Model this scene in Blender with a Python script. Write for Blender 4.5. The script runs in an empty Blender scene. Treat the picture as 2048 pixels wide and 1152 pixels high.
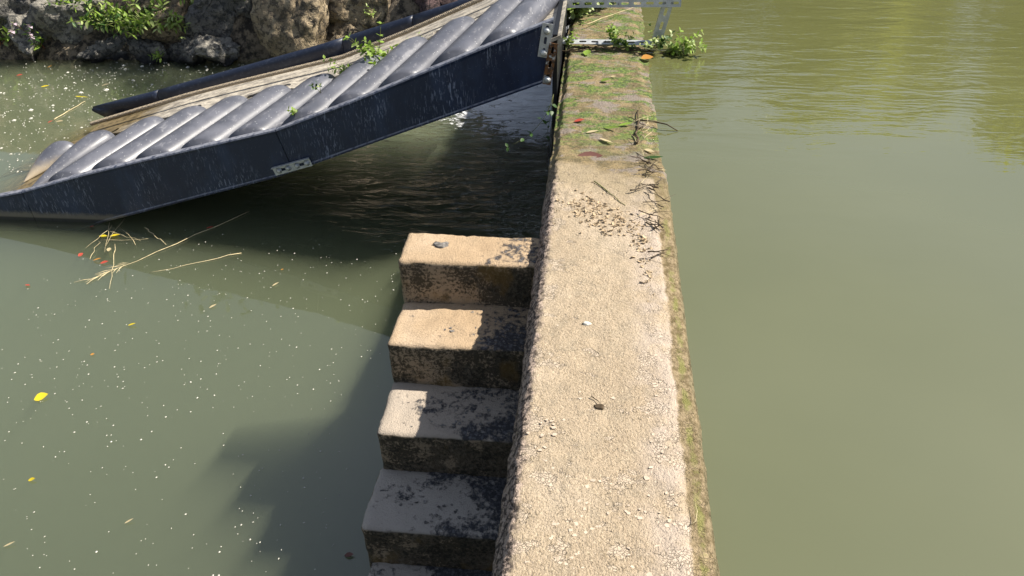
import bpy, bmesh, math, random
import numpy as np
from mathutils import Vector, Matrix, Euler, Quaternion

random.seed(7); RNG = np.random.default_rng(7)
R = math.radians
scene = bpy.context.scene
COL = scene.collection

# ------------------------------------------------------------------ camera
def make_camera():
    psi, th, rho = -.123, .637, -.031
    f = Vector((math.sin(psi)*math.cos(th), math.cos(psi)*math.cos(th), -math.sin(th)))
    r = Vector((math.cos(psi), -math.sin(psi), 0)); u = r.cross(f)
    r2 = math.cos(rho)*r + math.sin(rho)*u; u2 = -math.sin(rho)*r + math.cos(rho)*u
    cd = bpy.data.cameras.new('camera'); cd.sensor_width = 36; cd.lens = 36*1480/2048
    cd.clip_start = .05; cd.clip_end = 600
    c = bpy.data.objects.new('camera', cd); COL.objects.link(c)
    m = Matrix((r2, u2, -f)).transposed().to_4x4(); m.translation = Vector((.201, 0, 1.65))
    c.matrix_world = m; scene.camera = c
make_camera()

# ------------------------------------------------------------------ light
SUN = Vector((.92, .23, 1)).normalized()
ELEV = math.asin(SUN.z); AZ = math.atan2(SUN.x, SUN.y)
w = bpy.data.worlds.new('World'); scene.world = w; w.use_nodes = True
nt = w.node_tree; bg = nt.nodes['Background']
sky = nt.nodes.new('ShaderNodeTexSky'); sky.sky_type = 'NISHITA'; sky.sun_disc = False
sky.sun_elevation = ELEV; sky.sun_rotation = AZ; sky.air_density = 1.0; sky.dust_density = .8; sky.ozone_density = 1.0
# thin white cloud spread evenly over the whole sky
tc = nt.nodes.new('ShaderNodeTexCoord'); mp = nt.nodes.new('ShaderNodeMapping'); mp.inputs['Scale'].default_value = (1, 1, 2.2); nt.links.new(tc.outputs['Generated'], mp.inputs[0])
cn = nt.nodes.new('ShaderNodeTexNoise'); cn.inputs['Scale'].default_value = 1.3; cn.inputs['Detail'].default_value = 1.5; nt.links.new(mp.outputs[0], cn.inputs['Vector'])
cr = nt.nodes.new('ShaderNodeMapRange'); cr.inputs[1].default_value = .3; cr.inputs[2].default_value = .75; cr.inputs[4].default_value = .38; nt.links.new(cn.outputs['Fac'], cr.inputs[0])
cm = nt.nodes.new('ShaderNodeMix'); cm.data_type = 'RGBA'; nt.links.new(cr.outputs[0], cm.inputs[0]); nt.links.new(sky.outputs[0], cm.inputs[6]); cm.inputs[7].default_value = (12., 12.4, 13.2, 1)
nt.links.new(cm.outputs[2], bg.inputs[0]); bg.inputs[1].default_value = .052
sd = bpy.data.lights.new('sun', 'SUN'); sd.energy = 5.0; sd.angle = R(.55); sd.color = (1, .93, .82)
so = bpy.data.objects.new('sun', sd); COL.objects.link(so); so.rotation_euler = SUN.to_track_quat('Z', 'Y').to_euler()
vs = scene.view_settings; vs.view_transform = 'Standard'; vs.look = 'None'; vs.gamma = 1; vs.exposure = 0.86
vs.use_curve_mapping = False
scene.cycles.use_denoising = True
scene.cycles.max_bounces = 8; scene.cycles.volume_bounces = 2; scene.cycles.transparent_max_bounces = 16; scene.cycles.caustics_reflective = False; scene.cycles.caustics_refractive = False

# ------------------------------------------------------------------ numpy noise
def _hash(i, j, k, s):
    h = (i*374761393 + j*668265263 + k*2147483647*3 + s*1274126177) & 0xFFFFFFFF
    h = ((h ^ (h >> 13))*1274126177) & 0xFFFFFFFF
    h = ((h ^ (h >> 15))*2246822519) & 0xFFFFFFFF
    return ((h ^ (h >> 16)) & 0xFFFFFF)/float(0xFFFFFF)
def vnoise(p, s=0):
    p = np.asarray(p, float); b = np.floor(p).astype(np.int64); t = p-b; t = t*t*(3-2*t)
    o = 0
    for dx in (0, 1):
        for dy in (0, 1):
            for dz in (0, 1):
                wt = (t[:, 0] if dx else 1-t[:, 0])*(t[:, 1] if dy else 1-t[:, 1])*(t[:, 2] if dz else 1-t[:, 2])
                o = o+wt*_hash(b[:, 0]+dx, b[:, 1]+dy, b[:, 2]+dz, s)
    return o*2-1
def fbm(p, scale=1, octv=4, s=0):
    p = np.asarray(p, float)*scale; o = 0; a = 1
    for k in range(octv):
        o = o+a*vnoise(p+k*17.3, s+k); p = p*2.03; a *= .5
    return o
def sstep(a, b, x):
    t = np.clip((x-a)/(b-a), 0, 1); return t*t*(3-2*t)

# ------------------------------------------------------------------ object helpers
def tag(o, label=None, cat=None, group=None, kind=None):
    if label: o['label'] = label
    if cat: o['category'] = cat
    if group: o['group'] = group
    if kind: o['kind'] = kind
    return o
def mesh(name, v, f, mat=None, smooth=False):
    m = bpy.data.meshes.new(name)
    m.from_pydata([tuple(map(float, q)) for q in v], [], [tuple(map(int, q)) for q in f])
    m.validate(); m.update()
    if mat: m.materials.append(mat)
    if smooth: m.polygons.foreach_set('use_smooth', [True]*len(m.polygons))
    return m
def link(name, me, parent=None, loc=None, rot=None, scale=None):
    o = bpy.data.objects.new(name, me); COL.objects.link(o)
    if parent: o.parent = parent
    if loc is not None: o.location = loc
    if rot is not None: o.rotation_euler = rot
    if scale is not None: o.scale = scale
    return o
def obj(name, v, f, mat, parent=None, smooth=False): return link(name, mesh(name, v, f, mat, smooth), parent)
def empty(name, loc=(0, 0, 0)):
    o = bpy.data.objects.new(name, None); COL.objects.link(o); o.location = loc; o.empty_display_size = .1; return o

class MB:
    def __init__(s): s.v = []; s.f = []
    def add(s, v, f):
        n = len(s.v); s.v += [tuple(q) for q in v]; s.f += [tuple(i+n for i in q) for q in f]
    def box(s, x0, x1, y0, y1, z0, z1):
        v = [(x, y, z) for x in (x0, x1) for y in (y0, y1) for z in (z0, z1)]
        s.add(v, [(0, 1, 3, 2), (4, 6, 7, 5), (0, 4, 5, 1), (2, 3, 7, 6), (0, 2, 6, 4), (1, 5, 7, 3)])
    def tube(s, pts, rad, n=6):
        pts = [Vector(p) for p in pts]; rs = rad if isinstance(rad, (list, tuple)) else [rad]*len(pts)
        v = []; up = Vector((0, 0, 1))
        for i, p in enumerate(pts):
            d = (pts[min(i+1, len(pts)-1)]-pts[max(i-1, 0)]).normalized()
            a = d.cross(up)
            if a.length < .05: a = d.cross(Vector((1, 0, 0)))
            a.normalize(); b = d.cross(a)
            for k in range(n):
                t = 2*math.pi*k/n; v.append(p+rs[i]*(math.cos(t)*a+math.sin(t)*b))
        f = [(i*n+k, i*n+(k+1) % n, (i+1)*n+(k+1) % n, (i+1)*n+k) for i in range(len(pts)-1) for k in range(n)]
        f += [tuple(range(n-1, -1, -1)), tuple((len(pts)-1)*n+k for k in range(n))]
        s.add(v, f)
    def build(s, name, mat, parent=None, smooth=False): return obj(name, s.v, s.f, mat, parent, smooth)

def loft(rings, close=True, cap=True):
    n = len(rings[0]); v = [p for r in rings for p in r]; f = []
    for i in range(len(rings)-1):
        for k in range(n if close else n-1):
            f.append((i*n+k, i*n+(k+1) % n, (i+1)*n+(k+1) % n, (i+1)*n+k))
    if cap and close:
        f += [tuple(range(n-1, -1, -1)), tuple((len(rings)-1)*n+k for k in range(n))]
    return v, f

# ------------------------------------------------------------------ node helpers
class NT:
    def __init__(s, name):
        s.m = bpy.data.materials.new(name); s.m.use_nodes = True; s.t = s.m.node_tree
        s.b = s.t.nodes['Principled BSDF']; s.out = s.t.nodes['Material Output']
        s.geo = s.t.nodes.new('ShaderNodeNewGeometry'); s.P = s.geo.outputs['Position']; s.Nn = s.geo.outputs['Normal']
    def n(s, t, **k):
        x = s.t.nodes.new('ShaderNode'+t)
        for a, b in k.items(): setattr(x, a, b)
        return x
    def put(s, sock, val):
        if isinstance(val, bpy.types.NodeSocket): s.t.links.new(val, sock)
        elif isinstance(val, (tuple, list)) and len(val) == 3 and sock.type == 'RGBA': sock.default_value = (*val, 1)
        else: sock.default_value = val
    def math(s, op, a, b=0., c=0., clamp=False):
        x = s.n('Math', operation=op, use_clamp=clamp); s.put(x.inputs[0], a); s.put(x.inputs[1], b); s.put(x.inputs[2], c); return x.outputs[0]
    def mul(s, a, b): return s.math('MULTIPLY', a, b)
    def add(s, a, b): return s.math('ADD', a, b)
    def sub(s, a, b): return s.math('SUBTRACT', a, b)
    def inv(s, a): return s.math('SUBTRACT', 1., a)
    def mx(s, a, b): return s.math('MAXIMUM', a, b)
    def xyz(s, v=None):
        x = s.n('SeparateXYZ'); s.put(x.inputs[0], v or s.P); return x.outputs
    def vscale(s, sc, v=None, off=(0, 0, 0)):
        x = s.n('Mapping'); s.put(x.inputs[0], v or s.P); x.inputs['Scale'].default_value = sc; x.inputs['Location'].default_value = off; return x.outputs[0]
    def noise(s, scale, det=4., rough=.55, v=None, dist=0.):
        x = s.n('TexNoise'); s.put(x.inputs['Vector'], v or s.P); x.inputs['Scale'].default_value = scale
        x.inputs['Detail'].default_value = det; x.inputs['Roughness'].default_value = rough; x.inputs['Distortion'].default_value = dist
        return x.outputs['Fac']
    def voro(s, scale, feat='F1', v=None, rnd=1.):
        x = s.n('TexVoronoi', feature=feat); s.put(x.inputs['Vector'], v or s.P); x.inputs['Scale'].default_value = scale
        x.inputs['Randomness'].default_value = rnd; return x.outputs['Distance']
    def step(s, a, lo, hi):
        x = s.n('MapRange', interpolation_type='SMOOTHSTEP'); s.put(x.inputs[0], a); x.inputs[1].default_value = lo; x.inputs[2].default_value = hi
        return x.outputs[0]
    def mix(s, fac, a, b, mode='MIX'):
        x = s.n('Mix', data_type='RGBA', blend_type=mode); s.put(x.inputs[0], fac); s.put(x.inputs[6], a); s.put(x.inputs[7], b); return x.outputs[2]
    def ramp(s, fac, stops):
        x = s.n('ValToRGB'); s.put(x.inputs[0], fac); e = x.color_ramp.elements
        while len(e) < len(stops): e.new(.5)
        for q, (p, c) in zip(e, stops): q.position = p; q.color = (*c, 1)
        return x.outputs[0]
    def bump(s, h, strength, dist, nrm=None):
        x = s.n('Bump'); s.put(x.inputs['Height'], h); x.inputs['Strength'].default_value = strength; x.inputs['Distance'].default_value = dist
        if nrm: s.put(x.inputs['Normal'], nrm)
        return x.outputs[0]
    def set(s, **k):
        for a, v in k.items(): s.put(s.b.inputs[a.replace('_', ' ')], v)
        return s.m

# ------------------------------------------------------------------ materials
ZL, ZU = -1.12, -.065          # water levels of the lower and the upper pool

def mat_wall():
    n = NT('weathered_concrete'); x, y, z = n.xyz()
    big = n.noise(2.2, 5); med = n.noise(14, 5); fine = n.noise(170, 3, .7); grain = n.noise(420, 2, .6)
    c = n.ramp(big, [(.3, (.40, .315, .22)), (.5, (.475, .38, .27)), (.7, (.52, .43, .325))])
    c = n.mix(n.mul(n.step(med, .48, .66), .55), c, (.36, .30, .22))
    g2 = n.noise(95, 4, .75)
    c = n.mix(n.mul(n.step(g2, .52, .64), .38), c, (.29, .225, .14))
    c = n.mix(n.mul(n.step(fine, .52, .64), .6), c, (.20, .155, .095))
    c = n.mix(n.mul(n.step(n.noise(130, 3, .7, v=n.vscale((1, 1, 1), off=(7, 3, 0))), .52, .66), .6), c, (.64, .53, .38))
    wob = n.mul(n.sub(n.noise(5, 6, .65), .5), .16)
    xe = n.add(x, wob)
    # pale pinkish dried crust towards the water side
    pale = n.mul(n.step(xe, .33, .45), n.step(n.noise(9, 4), .34, .6))
    c = n.mix(n.mul(pale, .8), c, (.52, .435, .36))
    # cracked dried crust: plates with dark joints
    vw = n.n('Mix', data_type='VECTOR'); vw.inputs[0].default_value = .03; n.put(vw.inputs[4], n.P); nz_ = n.n('TexNoise'); nz_.inputs['Scale'].default_value = 30; n.put(nz_.inputs['Vector'], n.P); n.put(vw.inputs[5], nz_.outputs['Color'])
    ce = n.voro(105, 'DISTANCE_TO_EDGE', v=vw.outputs[1])
    side_ = n.mx(n.inv(n.step(x, .07, .20)), n.step(x, .36, .44))
    pm = n.add(n.noise(9, 5, .68, v=n.vscale((1, 1.3, 1), off=(1.3, .4, 0))), n.add(n.mul(side_, .07), n.mul(n.inv(n.step(y, 1.2, 2.3)), .05)))
    plates = n.step(pm, .625, .665)
    crack = n.mul(n.inv(n.step(ce, .02, .09)), n.step(pm, .60, .65))
    c = n.mix(n.mul(plates, .55), c, (.52, .435, .345))
    c = n.mix(n.mul(crack, .5), c, (.17, .135, .09))
    # damp ochre-olive strip and bright algae line
    xs = n.add(x, n.mul(n.sub(n.noise(7, 6, .7), .5), .06))
    damp = n.step(xs, .490, .503)
    dc = n.mix(n.step(n.noise(40, 5, .7), .35, .65), (.15, .115, .06), (.34, .265, .165))
    c = n.mix(damp, c, dc)
    al = n.mul(n.step(xs, .512, .522), n.inv(n.step(xs, .532, .543)))
    al = n.mul(al, n.step(n.noise(11, 6, .75), .42, .6))
    c = n.mix(n.mul(al, .7), c, (.22, .225, .065))
    c = n.mix(n.mul(n.step(xs, .545, .56), .8), c, n.mix(n.step(n.noise(60, 5, .7), .4, .6), (.07, .065, .035), (.27, .225, .14)))
    # water-side edge at its very rim is washed pale where the far part is awash
    # left chamfer: dark crust in speckles over pinkish stone
    lx = n.add(x, n.mul(n.sub(n.noise(22, 5, .7), .5), .07))
    left = n.inv(n.step(lx, .036, .06))
    pat = n.step(n.noise(55, 5, .75), .44, .56)
    lc = n.mix(pat, (.075, .062, .055), (.46, .365, .30))
    c = n.mix(left, c, lc)
    # vertical faces: algae dark
    nz = n.xyz(n.Nn)[2]
    below = n.inv(n.step(n.add(z, n.mul(n.sub(n.noise(18, 4), .5), .08)), -.14, -.06))
    side = n.mul(below, 1.)
    c = n.mix(side, c, n.mix(n.step(n.noise(30, 5, .7), .4, .62), (.022, .022, .016), (.13, .11, .075)))
    # far awash part: wet, mossy
    wy = n.add(n.add(y, n.mul(x, .55)), n.mul(n.sub(n.noise(3.2, 5), .5), .5))
    wet0 = n.step(wy, 3.0, 3.2)
    wet = n.step(wy, 3.28, 3.42)
    wc = n.mix(n.step(n.noise(11, 6, .7), .42, .58), (.15, .115, .05), (.29, .215, .105))
    wc = n.mix(n.step(n.noise(6, 5, .65, v=n.vscale((1, 1.6, 1), off=(3, 1, 0))), .52, .6), wc, (.25, .205, .165))
    mossn = n.noise(6, 6, .72, v=n.vscale((1, 2.2, 1), off=(5, 2, 0)))
    gate = n.step(y, 3.3, 3.75)
    wc = n.mix(n.mul(n.step(mossn, .47, .55), gate), wc, n.mix(n.step(n.noise(70, 4), .38, .62), (.05, .085, .012), (.17, .235, .04)))
    wc = n.mix(n.mul(n.step(n.noise(110, 3, .7), .53, .64), .6), wc, (.06, .05, .03))
    c = n.mix(n.mul(wet0, .45), c, (.26, .21, .12))
    c = n.mix(wet, c, wc)
    h = n.add(n.add(n.mul(n.mul(fine, .9), n.inv(n.mul(plates, .5))), n.add(n.mul(n.mul(g2, 1.3), n.inv(n.mul(plates, .6))), n.mul(n.noise(40, 4), .8))), n.sub(n.mul(plates, .4), n.mul(crack, .5)))
    rough = n.sub(.95, n.add(n.mul(wet, n.mul(n.step(n.noise(25, 4), .35, .65), .62)), n.mul(al, .3)))
    return n.set(Base_Color=c, Roughness=rough, Specular_IOR_Level=n.add(.15, n.mul(wet, .4)), Normal=n.bump(h, 1., .0065))

def mat_step():
    n = NT('stair_concrete'); x, y, z = n.xyz(); nz = n.xyz(n.Nn)[2]
    big = n.noise(3, 5); fine = n.noise(190, 3, .7); grain = n.noise(420, 2)
    c = n.ramp(big, [(.3, (.40, .285, .175)), (.55, (.48, .355, .23)), (.75, (.52, .40, .28))])
    c = n.mix(n.mul(n.step(fine, .53, .64), .55), c, (.24, .18, .12))
    c = n.mix(n.mul(n.step(n.noise(90, 4, .75), .5, .62), .35), c, (.30, .22, .14))
    # black crust: grows from the wall outwards and towards the lower steps
    depth = n.math('MULTIPLY', n.add(z, .08), -1.35)
    cov = n.add(n.add(n.mul(x, .85), .30), n.mul(depth, .33))
    nn = n.noise(6, 6, .62); n2 = n.noise(38, 5, .7)
    crust = n.add(n.add(cov, n.mul(n.sub(nn, .5), 1.5)), n.mul(n.sub(n2, .5), 1.0))
    crust = n.step(crust, .24, .46)
    cc = n.mix(n.step(n.noise(70, 4, .7), .48, .62), (.030, .033, .042), (.115, .118, .128))  # dark crust, with the bluish tint of shade mixed into its colours
    
    c = n.mix(n.mul(n.step(depth, .25, .75), .65), c, (.40, .40, .39))  # lower treads greyed towards the cool tone of the wall's shade
    c = n.mix(n.mul(crust, .93), c, cc)
    # risers: speckled algae with rusty foot
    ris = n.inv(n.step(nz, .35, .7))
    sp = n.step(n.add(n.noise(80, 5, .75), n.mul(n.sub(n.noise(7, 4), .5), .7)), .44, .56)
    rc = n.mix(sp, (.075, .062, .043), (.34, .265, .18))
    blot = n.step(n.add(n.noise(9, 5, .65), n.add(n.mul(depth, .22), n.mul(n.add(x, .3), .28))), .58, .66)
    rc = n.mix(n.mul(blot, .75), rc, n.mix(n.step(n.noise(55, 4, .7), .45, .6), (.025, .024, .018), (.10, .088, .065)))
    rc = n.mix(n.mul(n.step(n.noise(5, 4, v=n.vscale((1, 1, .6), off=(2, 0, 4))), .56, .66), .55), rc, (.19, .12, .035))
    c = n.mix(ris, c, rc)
    h = n.add(fine, n.add(n.noise(90, 4, .75), n.mul(crust, n.mul(n2, 1.4))))
    return n.set(Base_Color=c, Roughness=.92, Specular_IOR_Level=.2, Normal=n.bump(h, .8, .006))

def mat_plain(name, col, rough=.6, spec=.4, metal=0., var=.25, vs=30, bump=.0):
    n = NT(name); k = n.noise(vs, 4)
    c = n.mix(n.step(k, .3, .7), tuple(q*(1-var) for q in col), tuple(min(1, q*(1+var)) for q in col))
    n.set(Base_Color=c, Roughness=rough, Metallic=metal, Specular_IOR_Level=spec)
    if bump: n.set(Normal=n.bump(n.noise(vs*3, 4), bump, .01))
    return n.m

def mat_leaf(name, col, tr=.5, rough=.45, var=.3):
    n = NT(name); oi = n.n('ObjectInfo')
    k = n.noise(9, 3); c0 = tuple(q*(1-var) for q in col); c1 = tuple(min(1, q*(1+var)) for q in col)
    f = n.math('ADD', n.mul(k, .5), n.mul(oi.outputs['Random'], .55), clamp=True)
    c = n.mix(f, c0, c1)
    n.set(Base_Color=c, Roughness=rough, Specular_IOR_Level=.35)
    t = n.n('BsdfTranslucent'); n.put(t.inputs[0], n.mix(.35, c, (.75, .95, .15), 'MULTIPLY'))
    ms = n.n('MixShader'); ms.inputs[0].default_value = tr*.7
    n.t.links.new(n.b.outputs[0], ms.inputs[1]); n.t.links.new(t.outputs[0], ms.inputs[2]); n.t.links.new(ms.outputs[0], n.out.inputs[0])
    return n.m

def mat_rock(name, ca, cb, cd, off):
    n = NT(name); v = n.vscale((1, 1, 1), off=(off, off*.7, 0))
    k = n.noise(4, 6, .6, v=v); m = n.noise(17, 6, .72, v=v); g = n.noise(90, 4, .7, v=v)
    c = n.mix(n.step(k, .35, .65), ca, cb)
    c = n.mix(n.mul(n.step(m, .49, .56), .9), c, cd)
    c = n.mix(n.mul(n.step(g, .5, .64), .5), c, tuple(q*.4 for q in ca))
    z = n.xyz()[2]
    c = n.mix(n.inv(n.step(n.add(z, n.mul(n.sub(k, .5), .15)), -1.1, -.98)), c, (.022, .022, .024))
    cr = n.voro(9, 'DISTANCE_TO_EDGE', v=v)
    h = n.add(n.mul(g, .35), n.add(m, n.mul(n.step(cr, 0, .05), .25)))
    return n.set(Base_Color=c, Roughness=.9, Specular_IOR_Level=.25, Normal=n.bump(h, .9, .03))

def mat_soil():
    n = NT('bank_soil'); k = n.noise(9, 6, .75)
    c = n.mix(n.step(k, .42, .6), (.03, .025, .019), (.24, .19, .13))
    return n.set(Base_Color=c, Roughness=.95, Normal=n.bump(n.noise(40, 5, .7), .9, .03))

def mat_panel():
    n = NT('navy_plastic_panel'); x, y, z = n.xyz()
    st = n.noise(1., 3, .6, v=n.vscale((75, 6, 13)))
    st2 = n.noise(1., 2, .6, v=n.vscale((130, 9, 18), off=(3, 0, 8)))
    gate = n.noise(2.3, 3, v=n.vscale((1, 1, .5), off=(1.7, 0, 0)))
    sp = n.mul(n.mx(n.step(st, .58, .66), n.step(st2, .6, .67)), n.step(gate, .42, .62))
    speck = n.step(n.voro(55), .10, .06)
    haze = n.mul(n.step(n.noise(3.2, 5, .7, v=n.vscale((1.2, 1, .5), off=(.4, 0, 0))), .45, .75), .5)
    up = n.xyz(n.Nn)[2]
    c = n.mix(haze, (.008, .016, .044), (.035, .06, .13))
    c = n.mix(n.mul(sp, .7), c, (.28, .32, .42))
    c = n.mix(n.mul(speck, .5), c, (.35, .36, .38))
    c = n.mix(n.mul(n.step(up, .3, .8), n.step(n.noise(30, 4), .25, .6)), c, (.26, .27, .31))
    wl = n.inv(n.step(n.add(z, n.mul(n.sub(n.noise(25, 5, .7), .5), .06)), -1.075, -1.03))
    c = n.mix(n.mul(wl, .85), c, (.19, .165, .125))
    c = n.mix(n.inv(n.step(z, -1.10, -1.085)), c, (.02, .02, .022))
    return n.set(Base_Color=c, Roughness=n.add(.36, n.mul(sp, .4)), Specular_IOR_Level=.45, Normal=n.bump(n.noise(120, 3), .12, .004))

def mat_rail():
    n = NT('navy_plastic_rail'); x, y, z = n.xyz()
    k = n.noise(40, 5, .7); up = n.xyz(n.Nn)[2]
    c = n.mix(n.mul(n.step(k, .5, .7), .35), (.010, .016, .036), (.09, .105, .14))
    c = n.mix(n.inv(n.step(n.add(z, n.mul(n.sub(n.noise(20, 5), .5), .08)), -1.1, -1.02)), c, (.17, .145, .11))
    return n.set(Base_Color=c, Roughness=.42, Specular_IOR_Level=.45, Normal=n.bump(n.noise(90, 3), .12, .004))

def mat_baffle():
    n = NT('grey_plastic_baffle'); x, y, z = n.xyz()
    k = n.noise(6, 5, .6); up = n.xyz(n.Nn)
    c = n.mix(n.step(k, .3, .7), (.075, .08, .10), (.125, .13, .155))
    dust = n.step(n.noise(1., 4, .7, v=n.vscale((26, 10, 26))), .56, .68)
    c = n.mix(n.mul(dust, .4), c, (.28, .28, .30))
    sp = n.step(n.voro(38), .13, .07)
    c = n.mix(n.mul(sp, .7), c, (.62, .62, .62))
    low = n.inv(n.step(n.add(z, n.mul(n.sub(n.noise(14, 5), .5), .1)), -1.09, -.99))
    c = n.mix(n.mul(low, .8), c, (.46, .38, .26))
    return n.set(Base_Color=c, Roughness=n.add(.40, n.mul(dust, .25)), Specular_IOR_Level=.5, Normal=n.bump(n.noise(150, 3), .1, .003))

def mat_deck():
    n = NT('silted_deck'); x = n.xyz()[0]; k = n.noise(1., 6, .72, v=n.vscale((9, 15, 9))); f = n.noise(120, 4, .7)
    c = n.mix(n.step(k, .38, .62), (.26, .235, .20), (.62, .56, .46))
    c = n.mix(n.mul(n.step(f, .52, .64), .4), c, (.20, .18, .15))
    c = n.mix(n.inv(n.step(n.add(x, n.mul(n.sub(n.noise(4, 4), .5), .5)), -3.9, -3.5)), c, n.mix(n.step(n.noise(12, 5, .7), .4, .6), (.10, .075, .035), (.24, .18, .09)))
    return n.set(Base_Color=c, Roughness=.55, Normal=n.bump(n.add(k, n.mul(f, .3)), .8, .012))

def mat_galv(name, rust):
    n = NT(name); k = n.noise(25, 5, .65); s = n.voro(70)
    c = n.mix(n.step(k, .35, .65), (.40, .42, .43), (.54, .56, .57))
    r = n.step(n.add(n.noise(18, 5, .7), rust-.5), .48, .62)
    c = n.mix(r, c, n.mix(n.step(n.noise(60, 4), .4, .6), (.05, .028, .016), (.17, .075, .025)))
    return n.set(Base_Color=c, Metallic=n.mul(n.inv(r), .3), Roughness=n.add(.42, n.mul(r, .45)))

def ripple_normal(n, amp_nodes):
    """bump from a list of (height, amplitude socket or number)"""
    h = None
    for a, k in amp_nodes:
        t = n.mul(a, k); h = t if h is None else n.add(h, t)
    return n.bump(h, 1.0, 1.0)

def mat_pool_bed():
    """the murk a hand's breadth under the surface: sunlight spreads in it"""
    n = NT('suspended_silt'); x, y, z = n.xyz()
    silt = n.noise(.6, 2, .5); s2 = n.noise(3.5, 5, .65)
    c = n.mix(n.step(silt, .3, .7), (.132, .140, .104), (.15, .156, .118))
    far = n.step(n.add(y, n.mul(n.sub(silt, .5), 1.5)), 4.4, 5.4)
    bed = n.mix(n.step(s2, .35, .65), (.085, .07, .026), (.22, .165, .07))
    c = n.mix(n.mul(far, .75), c, bed)
    return n.set(Base_Color=c, Roughness=1., Specular_IOR_Level=0.)

def mat_lower_water():
    n = NT('clear_water_surface'); x, y, z = n.xyz()
    vd = n.n('VectorMath', operation='DISTANCE'); n.put(vd.inputs[0], n.vscale((.85, 1, 1))); vd.inputs[1].default_value = (-.05, 6.75, ZL)
    d = vd.outputs['Value']
    turb = n.inv(n.step(n.add(d, n.mul(n.sub(n.noise(1.6, 3), .5), .8)), 1.7, 3.2))
    wv = n.noise(1., 4, .55, v=n.vscale((2.6, 8.5, 1)), dist=.7)
    wv2 = n.noise(1., 3, .5, v=n.vscale((10, 24, 1)), dist=.4)
    calm = n.noise(1., 2, .5, v=n.vscale((1.6, 2.6, 1)))
    calm2 = n.noise(1., 3, .5, v=n.vscale((7, 11, 1)))
    farw = n.mul(n.step(y, 5.4, 6.6), .0022)
    nrm = ripple_normal(n, [(wv, n.mul(turb, .13)), (wv2, n.mul(turb, .022)), (calm, .0016), (calm2, n.add(.00022, farw))])
    core = n.inv(n.step(n.add(d, n.mul(n.sub(n.noise(3.2, 4), .5), .8)), .3, 1.7))
    fm = n.noise(1., 7, .75, v=n.vscale((8, 13, 1)), dist=1.4)
    foam = n.step(n.add(fm, n.mul(n.sub(core, .5), .48)), .53, .63)
    lw = n.n('LayerWeight'); lw.inputs['Blend'].default_value = .5; n.put(lw.inputs['Normal'], nrm)
    fres = n.add(.09, n.mul(n.math('POWER', lw.outputs['Facing'], 4.4), .93))
    tr = n.n('BsdfTransparent'); n.put(tr.inputs[0], (.90, .93, .80))
    gl = n.n('BsdfGlossy'); gl.inputs['Roughness'].default_value = .03; n.put(gl.inputs['Normal'], nrm); n.put(gl.inputs['Color'], (1., 1., 1.))
    ms = n.n('MixShader'); n.put(ms.inputs[0], fres); n.t.links.new(tr.outputs[0], ms.inputs[1]); n.t.links.new(gl.outputs[0], ms.inputs[2])
    n.set(Base_Color=(.82, .84, .87), Roughness=.6, Normal=nrm)
    m2 = n.n('MixShader'); n.put(m2.inputs[0], foam); n.t.links.new(ms.outputs[0], m2.inputs[1]); n.t.links.new(n.b.outputs[0], m2.inputs[2])
    n.t.links.new(m2.outputs[0], n.out.inputs[0])
    pv = n.n('VolumePrincipled'); n.put(pv.inputs['Color'], (.575, .61, .53)); pv.inputs['Density'].default_value = 2.9; pv.inputs['Anisotropy'].default_value = .2
    n.t.links.new(pv.outputs[0], n.out.inputs['Volume'])
    return n.m

def mat_upper_water():
    n = NT('olive_green_water'); x, y, z = n.xyz()
    silt = n.noise(.5, 4, .6)
    c = n.mix(n.step(silt, .3, .7), (.112, .118, .046), (.128, .133, .054))
    far = n.step(n.add(y, n.mul(x, -.12)), 3.0, 4.6)
    w1 = n.noise(1., 3, .5, v=n.vscale((2.2, 7, 1)), dist=.5)
    w2 = n.noise(1., 3, .55, v=n.vscale((9, 30, 1)), dist=.3)
    calm = n.noise(1., 2, .5, v=n.vscale((.9, 1.6, 1)))
    nrm = ripple_normal(n, [(w1, n.add(.0007, n.mul(far, .0085))), (w2, n.mul(far, .0020)), (calm, .003)])
    return n.set(Base_Color=c, Roughness=.03, IOR=2.4, Normal=nrm)

def mat_fall():
    n = NT('falling_water'); st = n.noise(1., 4, .65, v=n.vscale((20, 55, 3.5)))
    c = n.mix(n.step(st, .45, .66), (.05, .055, .06), (.62, .66, .72))
    n.set(Base_Color=c, Roughness=.15, IOR=1.333, Normal=n.bump(st, .6, .02))
    tr = n.n('BsdfTransparent'); ms = n.n('MixShader'); n.put(ms.inputs[0], n.step(st, .33, .6))
    n.t.links.new(tr.outputs[0], ms.inputs[1]); n.t.links.new(n.b.outputs[0], ms.inputs[2]); n.t.links.new(ms.outputs[0], n.out.inputs[0])
    return n.m

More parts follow.
